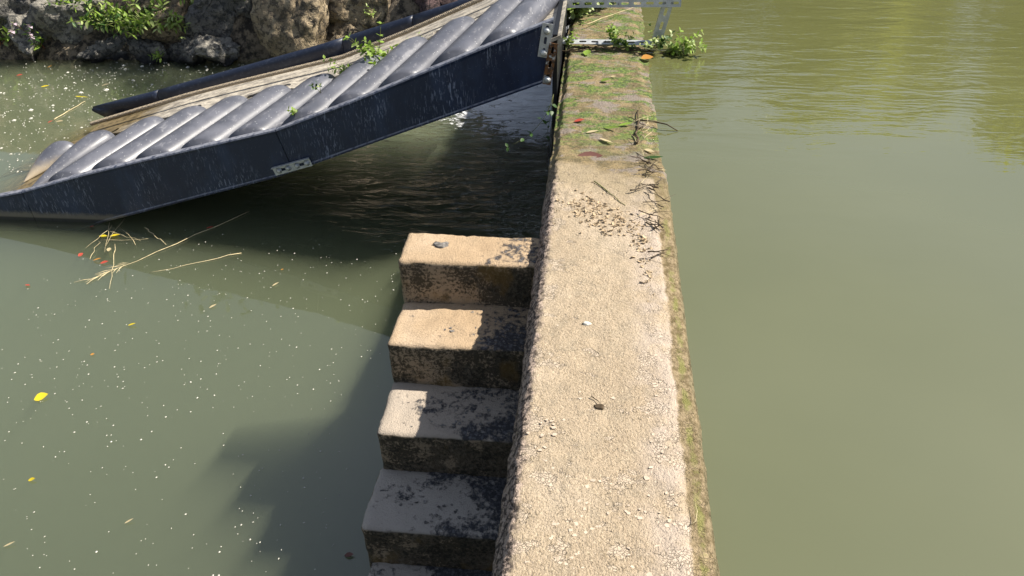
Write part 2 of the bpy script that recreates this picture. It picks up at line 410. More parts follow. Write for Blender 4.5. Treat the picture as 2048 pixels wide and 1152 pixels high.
M = dict(
    wall=mat_wall(), step=mat_step(), soil=mat_soil(), panel=mat_panel(), rail=mat_rail(), baffle=mat_baffle(), deck=mat_deck(),
    galv=mat_galv('galvanised_steel', .36), rusty=mat_galv('rusty_steel', .62), lower=mat_lower_water(), bed=mat_pool_bed(), upper=mat_upper_water(), fall=mat_fall(),
    tray=mat_plain('reflection_brown_plastic', (.07, .058, .04), .7, .3, 0, .6, 9), black=mat_plain('gap_black', (.006, .007, .010), .5), rope=mat_plain('old_rope', (.36, .30, .22), .9, .2, 0, .35, 120, .4),  # tray: brown stands in for the bank's reflection in the ripples
    flake=mat_plain('pale_flake', (.52, .43, .335), .95, .1, 0, .12, 40), darkflake=mat_plain('dark_flake', (.16, .15, .14), .95, .15, 0, .6, 60),
    mud=mat_plain('curled_mud', (.44, .345, .23), .95, .1, 0, .2, 40),
    twig=mat_plain('dead_twig', (.075, .055, .035), .9, .2, 0, .5, 30), straw=mat_plain('dry_straw', (.50, .42, .25), .8, .3, 0, .25, 30),
    bark=mat_plain('bark', (.09, .07, .05), .9, .2, 0, .4, 14, .6), stem=mat_plain('green_stem', (.14, .15, .05), .7, .3, 0, .3, 20),
    redstem=mat_plain('reddish_stem', (.17, .065, .035), .7, .3, 0, .3, 20),
    speck=mat_plain('drifting_fluff', (.52, .51, .45), .8, .2, 0, .25, 9),
    leaf=mat_leaf('bright_leaf', (.24, .36, .06)), leafd=mat_leaf('deep_leaf', (.055, .12, .03)), leafp=mat_leaf('pale_leaf', (.38, .46, .17)),
    yellow=mat_leaf('yellow_leaf', (.66, .52, .03), .25, .45, .12), red=mat_leaf('red_leaf', (.42, .07, .045), .2, .45, .2), orange=mat_leaf('orange_leaf', (.50, .24, .05), .25, .5, .2),
    paleleaf=mat_leaf('straw_leaf', (.50, .42, .25), .25, .6, .2), brownleaf=mat_leaf('brown_leaf', (.17, .075, .06), .2, .6, .25),
    petal=mat_leaf('pink_petal', (.62, .50, .58), .4, .6, .12),
    treeleaf=mat_leaf('tree_leaf', (.42, .42, .06), .5), treedark=mat_leaf('dark_tree_leaf', (.06, .09, .022), .4),
    rock_tan=mat_rock('tan_rock', (.27, .21, .135), (.45, .36, .235), (.10, .085, .065), 0), rock_grey=mat_rock('grey_rock', (.15, .145, .135), (.27, .25, .215), (.055, .055, .055), 5),
    rock_purple=mat_rock('purple_rock', (.11, .075, .07), (.17, .115, .11), (.04, .033, .034), 9), rock_pale=mat_rock('pale_rock', (.24, .225, .195), (.36, .335, .285), (.09, .088, .085), 13),
)

# ================================================================== SETTING
# ---- ground: one sheet forming the two pool beds and the banks
def axis(parts):
    o = []
    for a, b, s in parts: o += list(np.arange(a, b-1e-6, s))
    o.append(parts[-1][1]); return np.array(o)
def build_ground():
    xs = axis([(-150, -40, 10), (-40, -9, 1.2), (-9, 2.5, .07), (2.5, 20, .7), (20, 150, 10)])
    ys = axis([(-150, -20, 10), (-20, 7, 1.2), (7, 9.6, .06), (9.6, 24, .6), (24, 150, 9)])
    X, Y = np.meshgrid(xs, ys); x = X.ravel(); y = Y.ravel()
    def outside(x0, x1, y0, y1):
        dx = np.maximum(np.maximum(x0-x, x-x1), 0); dy = np.maximum(np.maximum(y0-y, y-y1), 0); return np.hypot(dx, dy)
    s = np.minimum(outside(-15, .30, -12, 7.5), outside(.30, 14, -12, 15.2))
    p = np.stack([x, y, 0*x], 1); wob = fbm(p, .8, 4, 3)*.12
    s2 = np.maximum(s+wob*(s > 0), 0)
    z = -2.6 + 1.3*sstep(0, .15, s) + np.interp(s2, [0, .12, 1.3, 5, 20, 120], [0, .1, 1.9, 3.2, 4.2, 7])
    z += (fbm(p, 3.1, 4, 9)*.10-.12*np.abs(fbm(p, 2.3, 4, 15))+.04*fbm(p, 11, 4, 19))*(s > 0)*(np.abs(x+4) < 12)*(y < 12)*(y > 5)+fbm(p, 3.1, 3, 9)*.06*(s > 0)
    nx, ny = len(xs), len(ys)
    f = [(j*nx+i, j*nx+i+1, (j+1)*nx+i+1, (j+1)*nx+i) for j in range(ny-1) for i in range(nx-1)]
    tag(obj('ground', np.stack([x, y, z], 1), f, M['soil'], smooth=True), kind='structure')
build_ground()

# ---- water
def slab(name, x0, x1, y0, y1, z0, z1, mat):
    m = MB(); m.box(x0, x1, y0, y1, z0, z1); return tag(m.build(name, mat), kind='structure')
slab('lower_pool_water', -16, .02, -13, 8.4, -2.4, ZL, M['lower'])
def build_bed():
    xs = axis([(-16.2, -8, .8), (-8, .02, .12)]); ys = axis([(-13.2, 3.5, .8), (3.5, 8.6, .1)]); X, Y = np.meshgrid(xs, ys); x = X.ravel(); y = Y.ravel()
    p = np.stack([x, y, 0*x], 1); z = -2.02+.62*sstep(4.6, 6.2, y)*(1-sstep(-3.2, -1.6, x))+.06*fbm(p, 1.7, 4, 31); nx = len(xs)
    f = [(j*nx+i, j*nx+i+1, (j+1)*nx+i+1, (j+1)*nx+i) for j in range(len(ys)-1) for i in range(nx-1)]
    tag(obj('pool_bed', np.stack([x, y, z], 1), f, M['bed'], smooth=True), kind='structure')
build_bed()
slab('upper_pool_water', .40, 15, -13, 16.2, -2.45, ZU, M['upper'])

# ---- weir wall
def wall_top(y): return -.047*sstep(3.0, 3.55, y)
def build_wall():
    root = empty('weir_wall', (.28, 1, 0))
    tag(root, 'long concrete weir wall dividing the two pools, dry and tan nearby, mossy and wet farther off', 'wall')
    prof = [(-.06, -2.4), (-.045, -1.5), (-.035, -1.2)]
    prof += [(-.035+.03*t, -1.2+1.12*t) for t in np.linspace(.04, 1, 26)]
    prof += [(-.005+.048*t, -.08+.08*math.sin(t*math.pi/2)**1.0) for t in np.linspace(.12, 1, 9)]
    prof += [(.043+.435*t, 0) for t in np.linspace(.025, 1, 40)]
    prof += [(.478+.067*t, -.012*t) for t in np.linspace(.12, 1, 8)]
    prof += [(.545+.025*t, -.012-.05*t*t) for t in np.linspace(.2, 1, 5)]
    prof += [(.575, -.09), (.58, -.2), (.60, -2.4)]
    prof = np.array(prof)
    ys = np.concatenate([np.arange(-1.2, .9, .05), np.arange(.9, 3.6, .011), np.arange(3.6, 6.4, .022), np.arange(6.4, 9.6, .1)])
    n, k = len(ys), len(prof)
    x = np.tile(prof[:, 0], n); z = np.tile(prof[:, 1], n); y = np.repeat(ys, k)
    top = sstep(-.09, -.02, z)
    z = z+wall_top(y)*top
    p = np.stack([x, y, z], 1)
    lip = np.exp(-((x-.03)/.04)**2)
    a = .0035*fbm(p, 5, 3, 1)+.0022*fbm(p, 24, 3, 2)+.0018*fbm(p, 90, 2, 3)
    a += lip*(.006*fbm(p, 16, 3, 4)+.006*fbm(p, 55, 3, 5))*top
    # dried crust standing a few millimetres proud of the damp strip
    wob = .05*fbm(p, 4, 4, 11)
    crust = sstep(.488, .50, x+wob*.7)*top
    z2 = z+a*np.where(z > -.1, 1, .3)*top-.005*crust
    # curled mud band
    band = np.exp(-((y+.55*(x-.25)-2.84)/.12)**2)*sstep(.05, .12, x)*(1-sstep(.43, .5, x))
    z2 += band*np.maximum(0, fbm(p, 38, 3, 21)-.1)*.011*top
    x2 = x+np.where(z < -.05, 1, .15)*(.006*fbm(p, 7, 4, 6)+.004*fbm(p, 40, 3, 7))-lip*.006*fbm(p, 30, 3, 8)
    f = []
    for j in range(n-1):
        o = j*k
        f += [(o+i, o+i+1, o+k+i+1, o+k+i) for i in range(k-1)]
    f += [tuple(range(k)), tuple((n-1)*k+i for i in range(k-1, -1, -1))]
    b = obj('wall_body', np.stack([x2, y, z2], 1)-np.array([.28, 1, 0]), f, M['wall'], root, True)
    return root
WALL = build_wall()

def flakes(name, spots, mat, parent, zfun, rmin, rmax, th=.0025, tilt=.22, curl=0.):
    """small angular plates of dried crust: joined, too many and too small to pick apart"""
    m = MB()
    for (x, y) in spots:
        r = random.uniform(rmin, rmax); k = random.randint(4, 6); a0 = random.random()*6.28
        q = Euler((random.gauss(0, tilt), random.gauss(0, tilt), 0)).to_matrix(); el = random.uniform(.6, 1)
        ps = []
        for i in range(k):
            a = a0+6.283*(i+random.uniform(-.3, .3))/k; rr = r*random.uniform(.5, 1.25)
            ps.append(Vector((math.cos(a)*rr, math.sin(a)*rr*el, curl*random.uniform(0, 1)*r)))
        c = Vector((x, y, zfun(x, y)+.0012+tilt*r*.4)); n = len(ps)
        v = [c+q@p for p in ps]+[c+q@(p-Vector((0, 0, th))) for p in ps]+[c+q@Vector((0, 0, .0))]
        f = [(i, (i+1) % n, 2*n) for i in range(n)]+[(i, n+i, n+(i+1) % n, (i+1) % n) for i in range(n)]
        m.add(v, f)
    o = m.build(name, mat, parent); o['kind'] = 'stuff'
    if parent: o.matrix_parent_inverse = Matrix.Translation(-Vector(parent.location))
    return o
def cluster(cx, cy, sx, sy, n, ang=0.):
    o = []
    for _ in range(n):
        a, b = random.gauss(0, sx), random.gauss(0, sy)
        o.append((cx+a*math.cos(ang)-b*math.sin(ang), cy+a*math.sin(ang)+b*math.cos(ang)))
    return o
zt = lambda x, y: float(wall_top(np.array(y)))
sp = []
for c in [(.11, 1.53, .03, .05, 60), (.10, 1.42, .03, .04, 40), (.13, 1.30, .04, .012, 22), (.20, 1.22, .05, .018, 46, .5), (.24, 1.33, .03, .02, 30, -.7),
          (.16, 1.14, .05, .012, 26, .3), (.27, 1.12, .06, .022, 50, .2), (.36, 1.24, .03, .03, 30), (.17, 1.07, .07, .012, 30), (.42, 1.50, .03, .12, 70),
          (.44, 1.75, .02, .15, 60), (.43, 1.25, .03, .08, 50), (.30, 1.02, .07, .02, 40), (.44, 2.1, .012, .2, 40), (.22, 1.7, .04, .03, 12), (.12, 1.85, .03, .1, 14),
          (.24, 1.19, .03, .05, 24), (.43, 1.08, .04, .05, 40)]: sp += cluster(*c)
sp = [(x, y) for i, (x, y) in enumerate(sp) if .05 < x < .475 and i % 5 < 1]
flakes('crust_flakes', sp, M['flake'], WALL, zt, .004, .0095, .0015, .06)
sp = []
for c in [(.16, 2.86, .06, .05, 60, .1), (.24, 2.80, .06, .04, 80, .1), (.33, 2.72, .05, .04, 60, .1), (.27, 2.66, .07, .03, 40), (.41, 2.6, .02, .1, 30), (.43, 2.4, .012, .15, 25)]: sp += cluster(*c)
flakes('curled_mud_flakes', [q for q in sp if .06 < q[0] < .47], M['mud'], WALL, zt, .005, .012, .003, .4, .5)

# ---- stair
def rough_box(x0, x1, y0, y1, z0, z1, res, rad, amp, seed, zres=None):
    bm = {}; V = []; F = []
    def vid(p):
        k = (round(p[0], 4), round(p[1], 4), round(p[2], 4))
        if k not in bm: bm[k] = len(V); V.append(k)
        return bm[k]
    ax = [np.linspace(a, b, max(2, int(round((b-a)/res))+1)) for a, b in ((x0, x1), (y0, y1), (z0, z1))]
    for d in range(3):
        u, v = (d+1) % 3, (d+2) % 3
        for side in (0, 1):
            c = (ax[d][0], ax[d][-1])[side]
            ids = np.empty((len(ax[u]), len(ax[v])), int)
            for i, a in enumerate(ax[u]):
                for j, b in enumerate(ax[v]):
                    p = [0, 0, 0]; p[d] = c; p[u] = a; p[v] = b; ids[i, j] = vid(p)
            for i in range(len(ax[u])-1):
                for j in range(len(ax[v])-1):
                    q = (ids[i, j], ids[i+1, j], ids[i+1, j+1], ids[i, j+1]); F.append(q if side else q[::-1])
    P = np.array(V, float); lo = np.array([x0, y0, z0])+rad; hi = np.array([x1, y1, z1])-rad
    C = np.clip(P, lo, hi); D = P-C; L = np.linalg.norm(D, axis=1, keepdims=True); nrm = np.where(L > 1e-9, D/np.maximum(L, 1e-9), 0)
    edge = (np.abs(D) > 1e-6).sum(1) > 1
    P = C+nrm*rad
    a = amp*(1.2*fbm(P, 6, 3, seed)+.7*fbm(P, 28, 3, seed+5)+.35*fbm(P, 95, 2, seed+9))
    a -= edge*amp*1.4*np.maximum(0, fbm(P, 14, 3, seed+13)+.1)
    return P+nrm*a[:, None], F
def build_steps():
    root = empty('stair_flight', (-.3, 2, -1.1))
    tag(root, 'flight of worn concrete steps going down into the lower pool beside the weir wall', 'stairs')
    wid = [.585, .588, .585, .602, .588, .59]
    for i in range(6):
        y0 = 2.475-.285*i; z1 = -.08-.211*i; y1 = 2.70 if i == 0 else 2.475-.285*(i-1)+.012
        v, f = rough_box(-wid[i], .02, y0, y1, -1.9, z1, .0165, .014, .0042, 30+i)
        o = obj('step', v-np.array([-.3, 2, -1.1]), f, M['step'], root, True)
        if i == 0: o['label'] = 'topmost step, mostly sunlit'
    sp = []
    for i, (cx, sx, k) in enumerate([(-.04, .03, 8), (-.14, .09, 60), (-.17, .12, 80), (-.2, .15, 80), (-.25, .2, 30)]):
        for _ in range(k):
            x = cx+random.gauss(0, sx); y = 2.475-.285*i+random.uniform(.02, .26)
            if -.56 < x < -.01 and y < 2.68: sp.append((x, y, i))
    zs = lambda x, y: -.08-.211*(0 if y > 2.475 else int((2.475-y)/.285)+1)
    flakes('crust_flakes', [(a, b) for a, b, c in sp], M['darkflake'], root, zs, .004, .011, .002, .15)
build_steps()

# ---- water sliding down the wall's lower side
def build_fall():
    rows = []
    for j in range(60):
        y = 5.2+2.1*j/59; r = []
        for i in range(14):
            t = i/13; r.append((-.012-.10*t*(1+.3*math.sin(j*1.3))-.02*math.sin(j*.9+3*t), y+.01*math.sin(7*t+j), -.06-1.05*t))
        rows.append(r)
    v, f = loft(rows, close=False); tag(obj('falling_water', v, f, M['fall'], smooth=True), kind='structure')
build_fall()

# ================================================================== THE RAMP
PX = np.array([-5.0, -4.30, -3.87, -3.39, -2.87, -1.85, -1.32, -1.05, -.38, -.04, .5])
PZ = np.array([-1.16, -.965, -.875, -.735, -.60, -.350, -.15, -.04, .235, .37, .585])
def prof(x): return float(np.interp(x, PX, PZ))
def deck(x): return float(np.interp(x, [-5.2, -4.9, -4.5, -4.1, -3.7, -3.3, -2.87], [-1.30, -1.19, -1.055, -.94, -.825, -.71, -.60])) if x < -2.87 else prof(x)
def bott(x): return float(np.interp(x, [-5, -3.55, -3.31, -1.92, -.11, .2], [-1.25, -1.20, -1.105, -.70, -.012, .107]))
YN, YF = 4.30, 6.05
RX, RZ = [-4.75, -4.40, -3.82, -2.118, -.69, .02], [-1.12, -.985, -.845, -.390, .04, .30]

def slotted(length, width, pitch, sl, sw, th, flange=0.):
    """slotted strip along +X (0..length), width along Y, thickness along Z, real obround holes"""
    m = MB(); n = max(1, int(round(length/pitch))); p = length/n; K = 6
    for c in range(n):
        x0 = c*p; cx = x0+p/2; hw = width/2
        hole = []
        for s in (1, -1):
            for k in range(K+1):
                a = (-math.pi/2+math.pi*k/K) if s > 0 else (math.pi/2+math.pi*k/K)
                hole.append((cx+s*(sl-sw)/2+math.cos(a)*sw/2, math.sin(a)*sw/2))
        N = len(hole); out = []
        for (hx, hy) in hole:
            dx, dy = hx-cx, hy
            k = min((p/2)/abs(dx) if abs(dx) > 1e-9 else 1e9, hw/abs(dy) if abs(dy) > 1e-9 else 1e9)
            out.append((cx+dx*k, dy*k))
        # make sure the four corners are covered
        for cxn, cyn in ((x0+p, -hw), (x0+p, hw), (x0, hw), (x0, -hw)):
            i = min(range(N), key=lambda i: (out[i][0]-cxn)**2+(out[i][1]-cyn)**2); out[i] = (cxn, cyn)
        v = [(a, b, th) for a, b in hole]+[(a, b, th) for a, b in out]+[(a, b, 0) for a, b in hole]+[(a, b, 0) for a, b in out]
        f = []
        for i in range(N):
            j = (i+1) % N
            f += [(i, N+i, N+j, j), (2*N+i, 2*N+j, 3*N+j, 3*N+i), (i, j, 2*N+j, 2*N+i), (N+i, 3*N+i, 3*N+j, N+j)]
        m.add(v, f)
    if flange: m.box(0, length, width/2-th, width/2, -flange, -.0005)
    return m
def bolt_mesh():
    m = MB()
    def ring(r, z, k=14): return [(r*math.cos(6.283*i/k), r*math.sin(6.283*i/k), z) for i in range(k)]
    v, f = loft([ring(.021, 0), ring(.021, .003), ring(.013, .0035), ring(.013, .011), ring(.010, .0135), ring(.004, .0145)]); m.add(v, f)
    return mesh('bolt', m.v, m.f, M['galv'], True)
BOLT = bolt_mesh()

def build_ramp():
    root = empty('fish_ramp', (-2, 5.1, -1.1)); O = Vector(root.location)
    tag(root, 'long dark blue plastic ramp with grey rounded baffles, climbing from lower pool to wall', 'ramp')
    def part(name, v, f, mat, smooth=False, parent=None):
        v = [Vector(p)-O for p in v]; o = obj(name, v, f, mat, parent or root, smooth); return o
    # near side panels in three lengths
    def near(xa, xb, ta, tb, n):
        rings = []
        for i in range(n+1):
            s = i/n; r = []
            xt = xa+(xb-xa)*s; xbm = (xa+ta)+((xb+tb)-(xa+ta))*s
            zt_, zb = prof(xt), bott(xbm)
            def P(y, k, dz=0): return (xbm+(xt-xbm)*k, y, zb+(zt_-zb)*k+dz)
            r = [P(YN-.006, 0), P(YN-.006, 0, .012), P(YN, 0, .02), P(YN, .45), P(YN, 1, -.03), P(YN-.004, 1, -.012), P(YN+.002, 1, -.003), P(YN+.014, 1, .001), P(YN+.050, 1, -.002),
                 P(YN+.060, 1, -.016), P(YN+.058, 1, -.03), P(YN+.022, 1, -.034), P(YN+.02, .45), P(YN+.02, 0)]
            rings.append(r)
        v, f = loft(rings); return part('side_panel', v, f, M['panel'])
    a = near(-4.75, -3.872, 0, 0, 8); b = near(-3.868, -1.853, 0, .055, 24); c = near(-1.848, -.045, .055, -.065, 24)
    # far side rail lengths
    def far(xa, xb, n):
        rings = []
        for i in range(n+1):
            x = xa+(xb-xa)*i/n; z = float(np.interp(x, RX, RZ))+.005; r = []; q = float(np.interp(x, [-4.42, -4.0], [.08, 1]))
            for k in range(10):
                t = math.pi*(k/9); r.append((x, YF+.03-.045*q*math.cos(t), z-.045*q+.045*q*math.sin(t)))
            r += [(x, YF+.06*q, z-.42*q), (x, YF+.03*q, z-.42*q), (x, YF+.03*q, z-.15*q), (x, YF+.03-.042*q, z-.13*q)]
            rings.append(r)
        v, f = loft(rings); part('far_rail', v, f, M['rail'], True)
    for xa, xb in ((-4.42, -3.722), (-3.716, -1.92), (-1.914, -1.30), (-1.294, .02)): far(xa, xb, 12)
    # floor: sound sheet under the baffles, slotted strip along the far side
    def sheet(y0, y1, dz, xa, xb, name, mat):
        m = MB(); st = list(np.linspace(xa, xb, 30))
        rings = [[(x, y0, deck(x)+dz), (x, y1, deck(x)+dz), (x, y1, deck(x)+dz-.02), (x, y0, deck(x)+dz-.02)] for x in st]
        v, f = loft(rings); return part(name, v, f, mat)
    sheet(YN+.021, 5.14, -.115, -4.9, .0, 'floor_sheet', M['deck'])
    sheet(5.58, YF-.0, -.11, -4.9, .0, 'floor_edge', M['deck'])
    m = MB()
    for row in range(3):
        s = slotted(4.85, .148, .27, .15, .075, .012)
        jit = [random.uniform(-.012, .012) for _ in range(400)]
        vv = []
        for i, (x, y, z) in enumerate(s.v):
            X = -4.85+x+.09*(row % 2); wv = .012*math.sin(9*X+row*2)+.006*math.sin(31*X+row)
            vv.append((X, 5.215+.1485*row+y, deck(X)-.105+z+wv))
        m.add(vv, s.f)
    part('slotted_floor', m.v, m.f, M['deck'])
    # underside tray between the side panels (closes the ramp below)
    rings = []
    for x in np.linspace(-4.6, -.06, 26):
        zb = bott(x)+.02; rings.append([(x, YN+.021, zb), (x, YF+.028, zb), (x, YF+.028, zb-.02), (x, YN+.021, zb-.02)])
    v, f = loft(rings); part('underside_tray', v, f, M['tray'])
    # rope
    rp = MB()
    for s in range(3):
        pts = []
        for i in range(520):
            x = -4.3+4.2*i/519; ph = x*150+s*2.094
            pts.append((x, 5.80+.02*math.sin(1.3*x)+.0095*math.cos(ph), deck(x)-.04+.0095*math.sin(ph)))
        rp.tube(pts, .0105, 5)
    part('rope', rp.v, rp.f, M['rope'], True)
    # baffles
    XB = [-.155, -.455, -.80, -1.15, -1.49, -1.88, -2.24, -2.60, -2.96, -3.34, -3.86, -4.25]
    for bi, xf in enumerate(XB):
        rings = []; L = 16; rnd = random.Random(bi)
        hw = .155 if bi > 0 else .135
        for i in range(L+1):
            t = i/L; tail = bi > 9; ya, yb = ((4.48, 5.26) if bi == 10 else (4.86, 5.27)) if tail else (4.365, 5.22)
            cx = xf+.03-.315*(yb-ya)*(1-t); y = ya+(yb-ya)*t
            e = max(0, (t-.93)/.07); sh = 1-.10*e*e
            e2 = max(0, (.06-t)/.06); sh *= 1-.02*e2
            r = []
            for k in range(19):
                a = math.pi*k/18
                if tail: sh = (.03+.97*math.sin(t*math.pi/2)**1.1)*(1-.10*e*e)
                dx = -hw*math.cos(a)*sh; hgt = .150*sh*math.sin(a)**.88*(1+.01*math.sin(3*t+bi))
                x = cx+dx
                r.append((x, y-.25*dx*0, deck(x)-.112+hgt))
            rings.append(r)
        last = rings[-1]; cxm = sum(p[0] for p in last)/19
        rings.append([(cxm+(p[0]-cxm)*.94, p[1]+.012, p[2]-.010) for p in last])
        v, f = loft(rings, cap=True); part('baffle', v, f, M['baffle'], True)
    # black plate for the gap at the ramp head, extended down to block sun
    m = MB(); m.box(-.05, -.022, YN+.03, 5.9, -.32, .27); part('head_shade_plate', m.v, m.f, M['black'])
    # splice bracket over the panel joint
    s = slotted(.285, .058, .142, .06, .02, .004, 0)
    s.box(0, .285, .029, .033, -.002, .022)
    d = Vector((.28, 0, .085)).normalized(); up = Vector((0, -1, 0)); wv = up.cross(d)*1.0
    Mx = Matrix((d, -wv.normalized()*-1, up)).transposed().to_4x4(); Mx.translation = Vector((-1.925, YN-.007, -.655))-O
    me = mesh('splice_bracket', s.v, s.f, M['galv']); br = link('splice_bracket', me, root); br.matrix_local = Mx
    for q in (.035, .115, .185, .255):
        bo = link('bolt', BOLT, br, (q+random.uniform(-.006, .006), 0, .004)); bo.rotation_euler = (0, 0, random.random())
    # head bracket with two bolts and the rusty strip below it
    def strip(name, a, b, width, mat, sl=.045, sw=.016, pitch=.072, y=YN-.007, bolts=(), flange=0.):
        a, b = Vector(a), Vector(b); L = (b-a).length; d = (b-a).normalized(); nrm = Vector((0, -1, 0)); wv = nrm.cross(d)
        s = slotted(L, width, pitch, sl, sw, .004, flange)
        me = mesh(name, s.v, s.f, mat); o = link(name, me, root)
        Mx = Matrix((d, wv, nrm)).transposed().to_4x4(); Mx.translation = a-O; o.matrix_local = Mx
        for q in bolts: link('bolt', BOLT, o, (q, 0, .004))
        return o
    strip('head_bracket', (-.105, YN-.008, .150), (-.075, YN-.008, .345), .062, M['galv'], bolts=(.025, .155))
    h = strip('rusty_bracket', (-.083, YN-.016, -.012), (-.040, YN-.016, .235), .052, M['rusty'], bolts=(.03,)); h['label'] = 'rusty slotted strip at the head of the ramp'
    return root
RAMP = build_ramp()

# ---- slotted steel frame standing across the wall
def build_frame():
    root = empty('steel_frame', (.26, 5.05, -.04)); O = Vector(root.location)
    tag(root, 'small frame of slotted grey steel angle standing across the far end of the wall', 'frame')
    def bar(name, a, b, width, nrm, flange=.03, sl=.055, sw=.019, pitch=.083):
        a, b = Vector(a), Vector(b); L = (b-a).length; d = (b-a).normalized(); nrm = Vector(nrm); nrm = (nrm-d*nrm.dot(d)).normalized(); wv = nrm.cross(d)
        s = slotted(L, width, pitch, sl, sw, .004, flange); me = mesh(name, s.v, s.f, M['galv']); o = link(name, me, root)
        Mx = Matrix((d, wv, nrm)).transposed().to_4x4(); Mx.translation = a-O; o.matrix_local = Mx; return o
    bar('post', (-.075, 5.05, -.03), (-.010, 5.05, .33), .068, (0, -1, 0), -.0 or .035)
    bar('post', (.600, 5.05, -.03), (.675, 5.05, .33), .068, (0, -1, 0), .035)
    bar('top_rail', (-.06, 5.035, .246), (.74, 5.035, .256), .05, (0, -1, .15), .03, .05, .017, .08)
    bar('bottom_rail', (-.09, 5.045, -.005), (.64, 5.045, -.01), .05, (0, -.35, 1), .03, .05, .017, .08)
build_frame()

# ================================================================== BANK ROCKS
def boulder(label, c, size, mat, seed, rz=0., tilt=0., cuts=9):
    rr = random.Random(seed)
    bm = bmesh.new(); bmesh.ops.create_icosphere(bm, subdivisions=5, radius=1)
    P = np.array([v.co[:] for v in bm.verts])
    for _ in range(cuts):
        d = Vector((rr.gauss(0, 1), rr.gauss(0, 1), rr.gauss(0, 1))).normalized(); k = rr.uniform(.42, .72)
        dd = np.array(d[:]); s = P@dd; over = np.maximum(0, s-k); P = P-np.outer(over*.97, dd)
    P = P*np.array(size)*1.5
    nn = P/np.linalg.norm(P, axis=1, keepdims=True)
    P = P+nn*(.05*fbm(P, 4, 4, seed)+.035*fbm(P, 13, 4, seed+3)-.03*np.abs(fbm(P, 9, 3, seed+5))+.014*np.abs(fbm(P, 45, 3, seed+7)))[:, None]
    f = [[v.index for v in q.verts] for q in bm.faces]; bm.free()
    o = obj('boulder', P, f, M[mat], None, True); o.location = c; o.rotation_euler = (tilt, tilt*.5, rz)
    return tag(o, label, 'boulder', 'boulders of the far bank')
B = [
 ('dark boulder behind the leftmost flowering plants, half overgrown', (-6.35, 8.05, -.72), (.34, .30, .36), 'rock_grey', 1, .3, .1),
 ('smooth grey block at the waterline beside the leftmost pink flowers', (-6.13, 7.80, -1.0), (.19, .20, .22), 'rock_pale', 2, .2, .0),
 ('tilted pale slab standing left of the big bright bush', (-5.62, 7.98, -.84), (.33, .24, .33), 'rock_pale', 3, .5, .35),
 ('low dark stone at the waterline under the left side of the bush', (-5.22, 7.80, -1.08), (.26, .22, .15), 'rock_grey', 4, .1, .0),
 ('dark stone in the shade under the middle of the bush', (-4.78, 7.82, -1.05), (.22, .2, .17), 'rock_grey', 5, .8, .0),
 ('dappled brown boulder right below the bush', (-4.45, 8.0, -.86), (.32, .28, .27), 'rock_tan', 6, .2, .1),
 ('low dark stone at the waterline right of the small green sprig', (-4.25, 7.78, -1.06), (.2, .2, .15), 'rock_grey', 7, .4, .0),
 ('small square grey block at the waterline between bush and rail', (-3.90, 7.72, -1.03), (.20, .17, .16), 'rock_pale', 8, .1, .0),
 ('large shaded grey rock face above the small square block', (-3.75, 8.18, -.68), (.52, .36, .44), 'rock_grey', 9, .2, .2),
 ('large sunlit tan boulder in the middle of the bank', (-3.02, 8.05, -.88), (.48, .34, .40), 'rock_tan', 10, .0, .15),
 ('tan boulder with a dark flat facet next to the sunlit boulder', (-2.52, 8.22, -.66), (.40, .32, .32), 'rock_tan', 11, .6, .1),
 ('low tan slab just above the ramp rail behind the ramp plant', (-2.38, 8.0, -.98), (.36, .24, .17), 'rock_tan', 12, .1, .0),
 ('small tan rock wedged between the faceted boulder and the purple boulder', (-2.08, 8.28, -.62), (.22, .22, .24), 'rock_tan', 13, .9, .0),
 ('dark purplish brown boulder at the top beside the ramp rail', (-1.45, 8.25, -.62), (.52, .36, .36), 'rock_purple', 14, .1, .1),
 ('dark crumbly rock at the top above the shaded rock face', (-4.15, 8.45, -.45), (.4, .3, .3), 'rock_grey', 15, .4, .0),
 ('grey rock at the top edge left of the bush', (-5.95, 8.35, -.48), (.36, .28, .28), 'rock_pale', 16, .7, .1),
 ('grey-brown rock at the top edge behind the purple boulder', (-.75, 8.35, -.5), (.4, .34, .36), 'rock_grey', 17, .2, .0),
]
for q in B: boulder(*q)

# ================================================================== LEAVES AND PLANTS
def leaf_mesh(name, mat, wid=.36, fold=.12, droop=.18, tip=1.0):
    st = [(0, .04), (.12, .5), (.32, .95), (.55, 1.0), (.78, .62), (1.0, .03)]
    v = []; f = []
    for t, k in st:
        z = -droop*t*t; hw = wid/2*k
        v += [(t, -hw, z+fold*hw*2), (t, 0, z), (t, hw, z+fold*hw*2)]
    for i in range(len(st)-1):
        a = i*3; f += [(a, a+1, a+4, a+3), (a+1, a+2, a+5, a+4)]
    return mesh(name, v, f, mat, True)
LM = {k: leaf_mesh('leaf_'+k, M[k]) for k in ('leaf', 'leafd', 'leafp')}
LW = {k: leaf_mesh('round_leaf_'+k, M[k], .62, .1, .12) for k in ('leaf', 'leafd', 'leafp')}
PET = leaf_mesh('petal', M['petal'], .75, .25, .3)

def put_leaf(me, parent, base, d, size, roll=0., name='leaf'):
    q = Vector(d).to_track_quat('X', 'Z') @ Quaternion((1, 0, 0), roll)
    o = bpy.data.objects.new(name, me); COL.objects.link(o); o.parent = parent
    o.location = Vector(base); o.rotation_mode = 'QUATERNION'; o.rotation_quaternion = q; o.scale = (size, size, size); return o

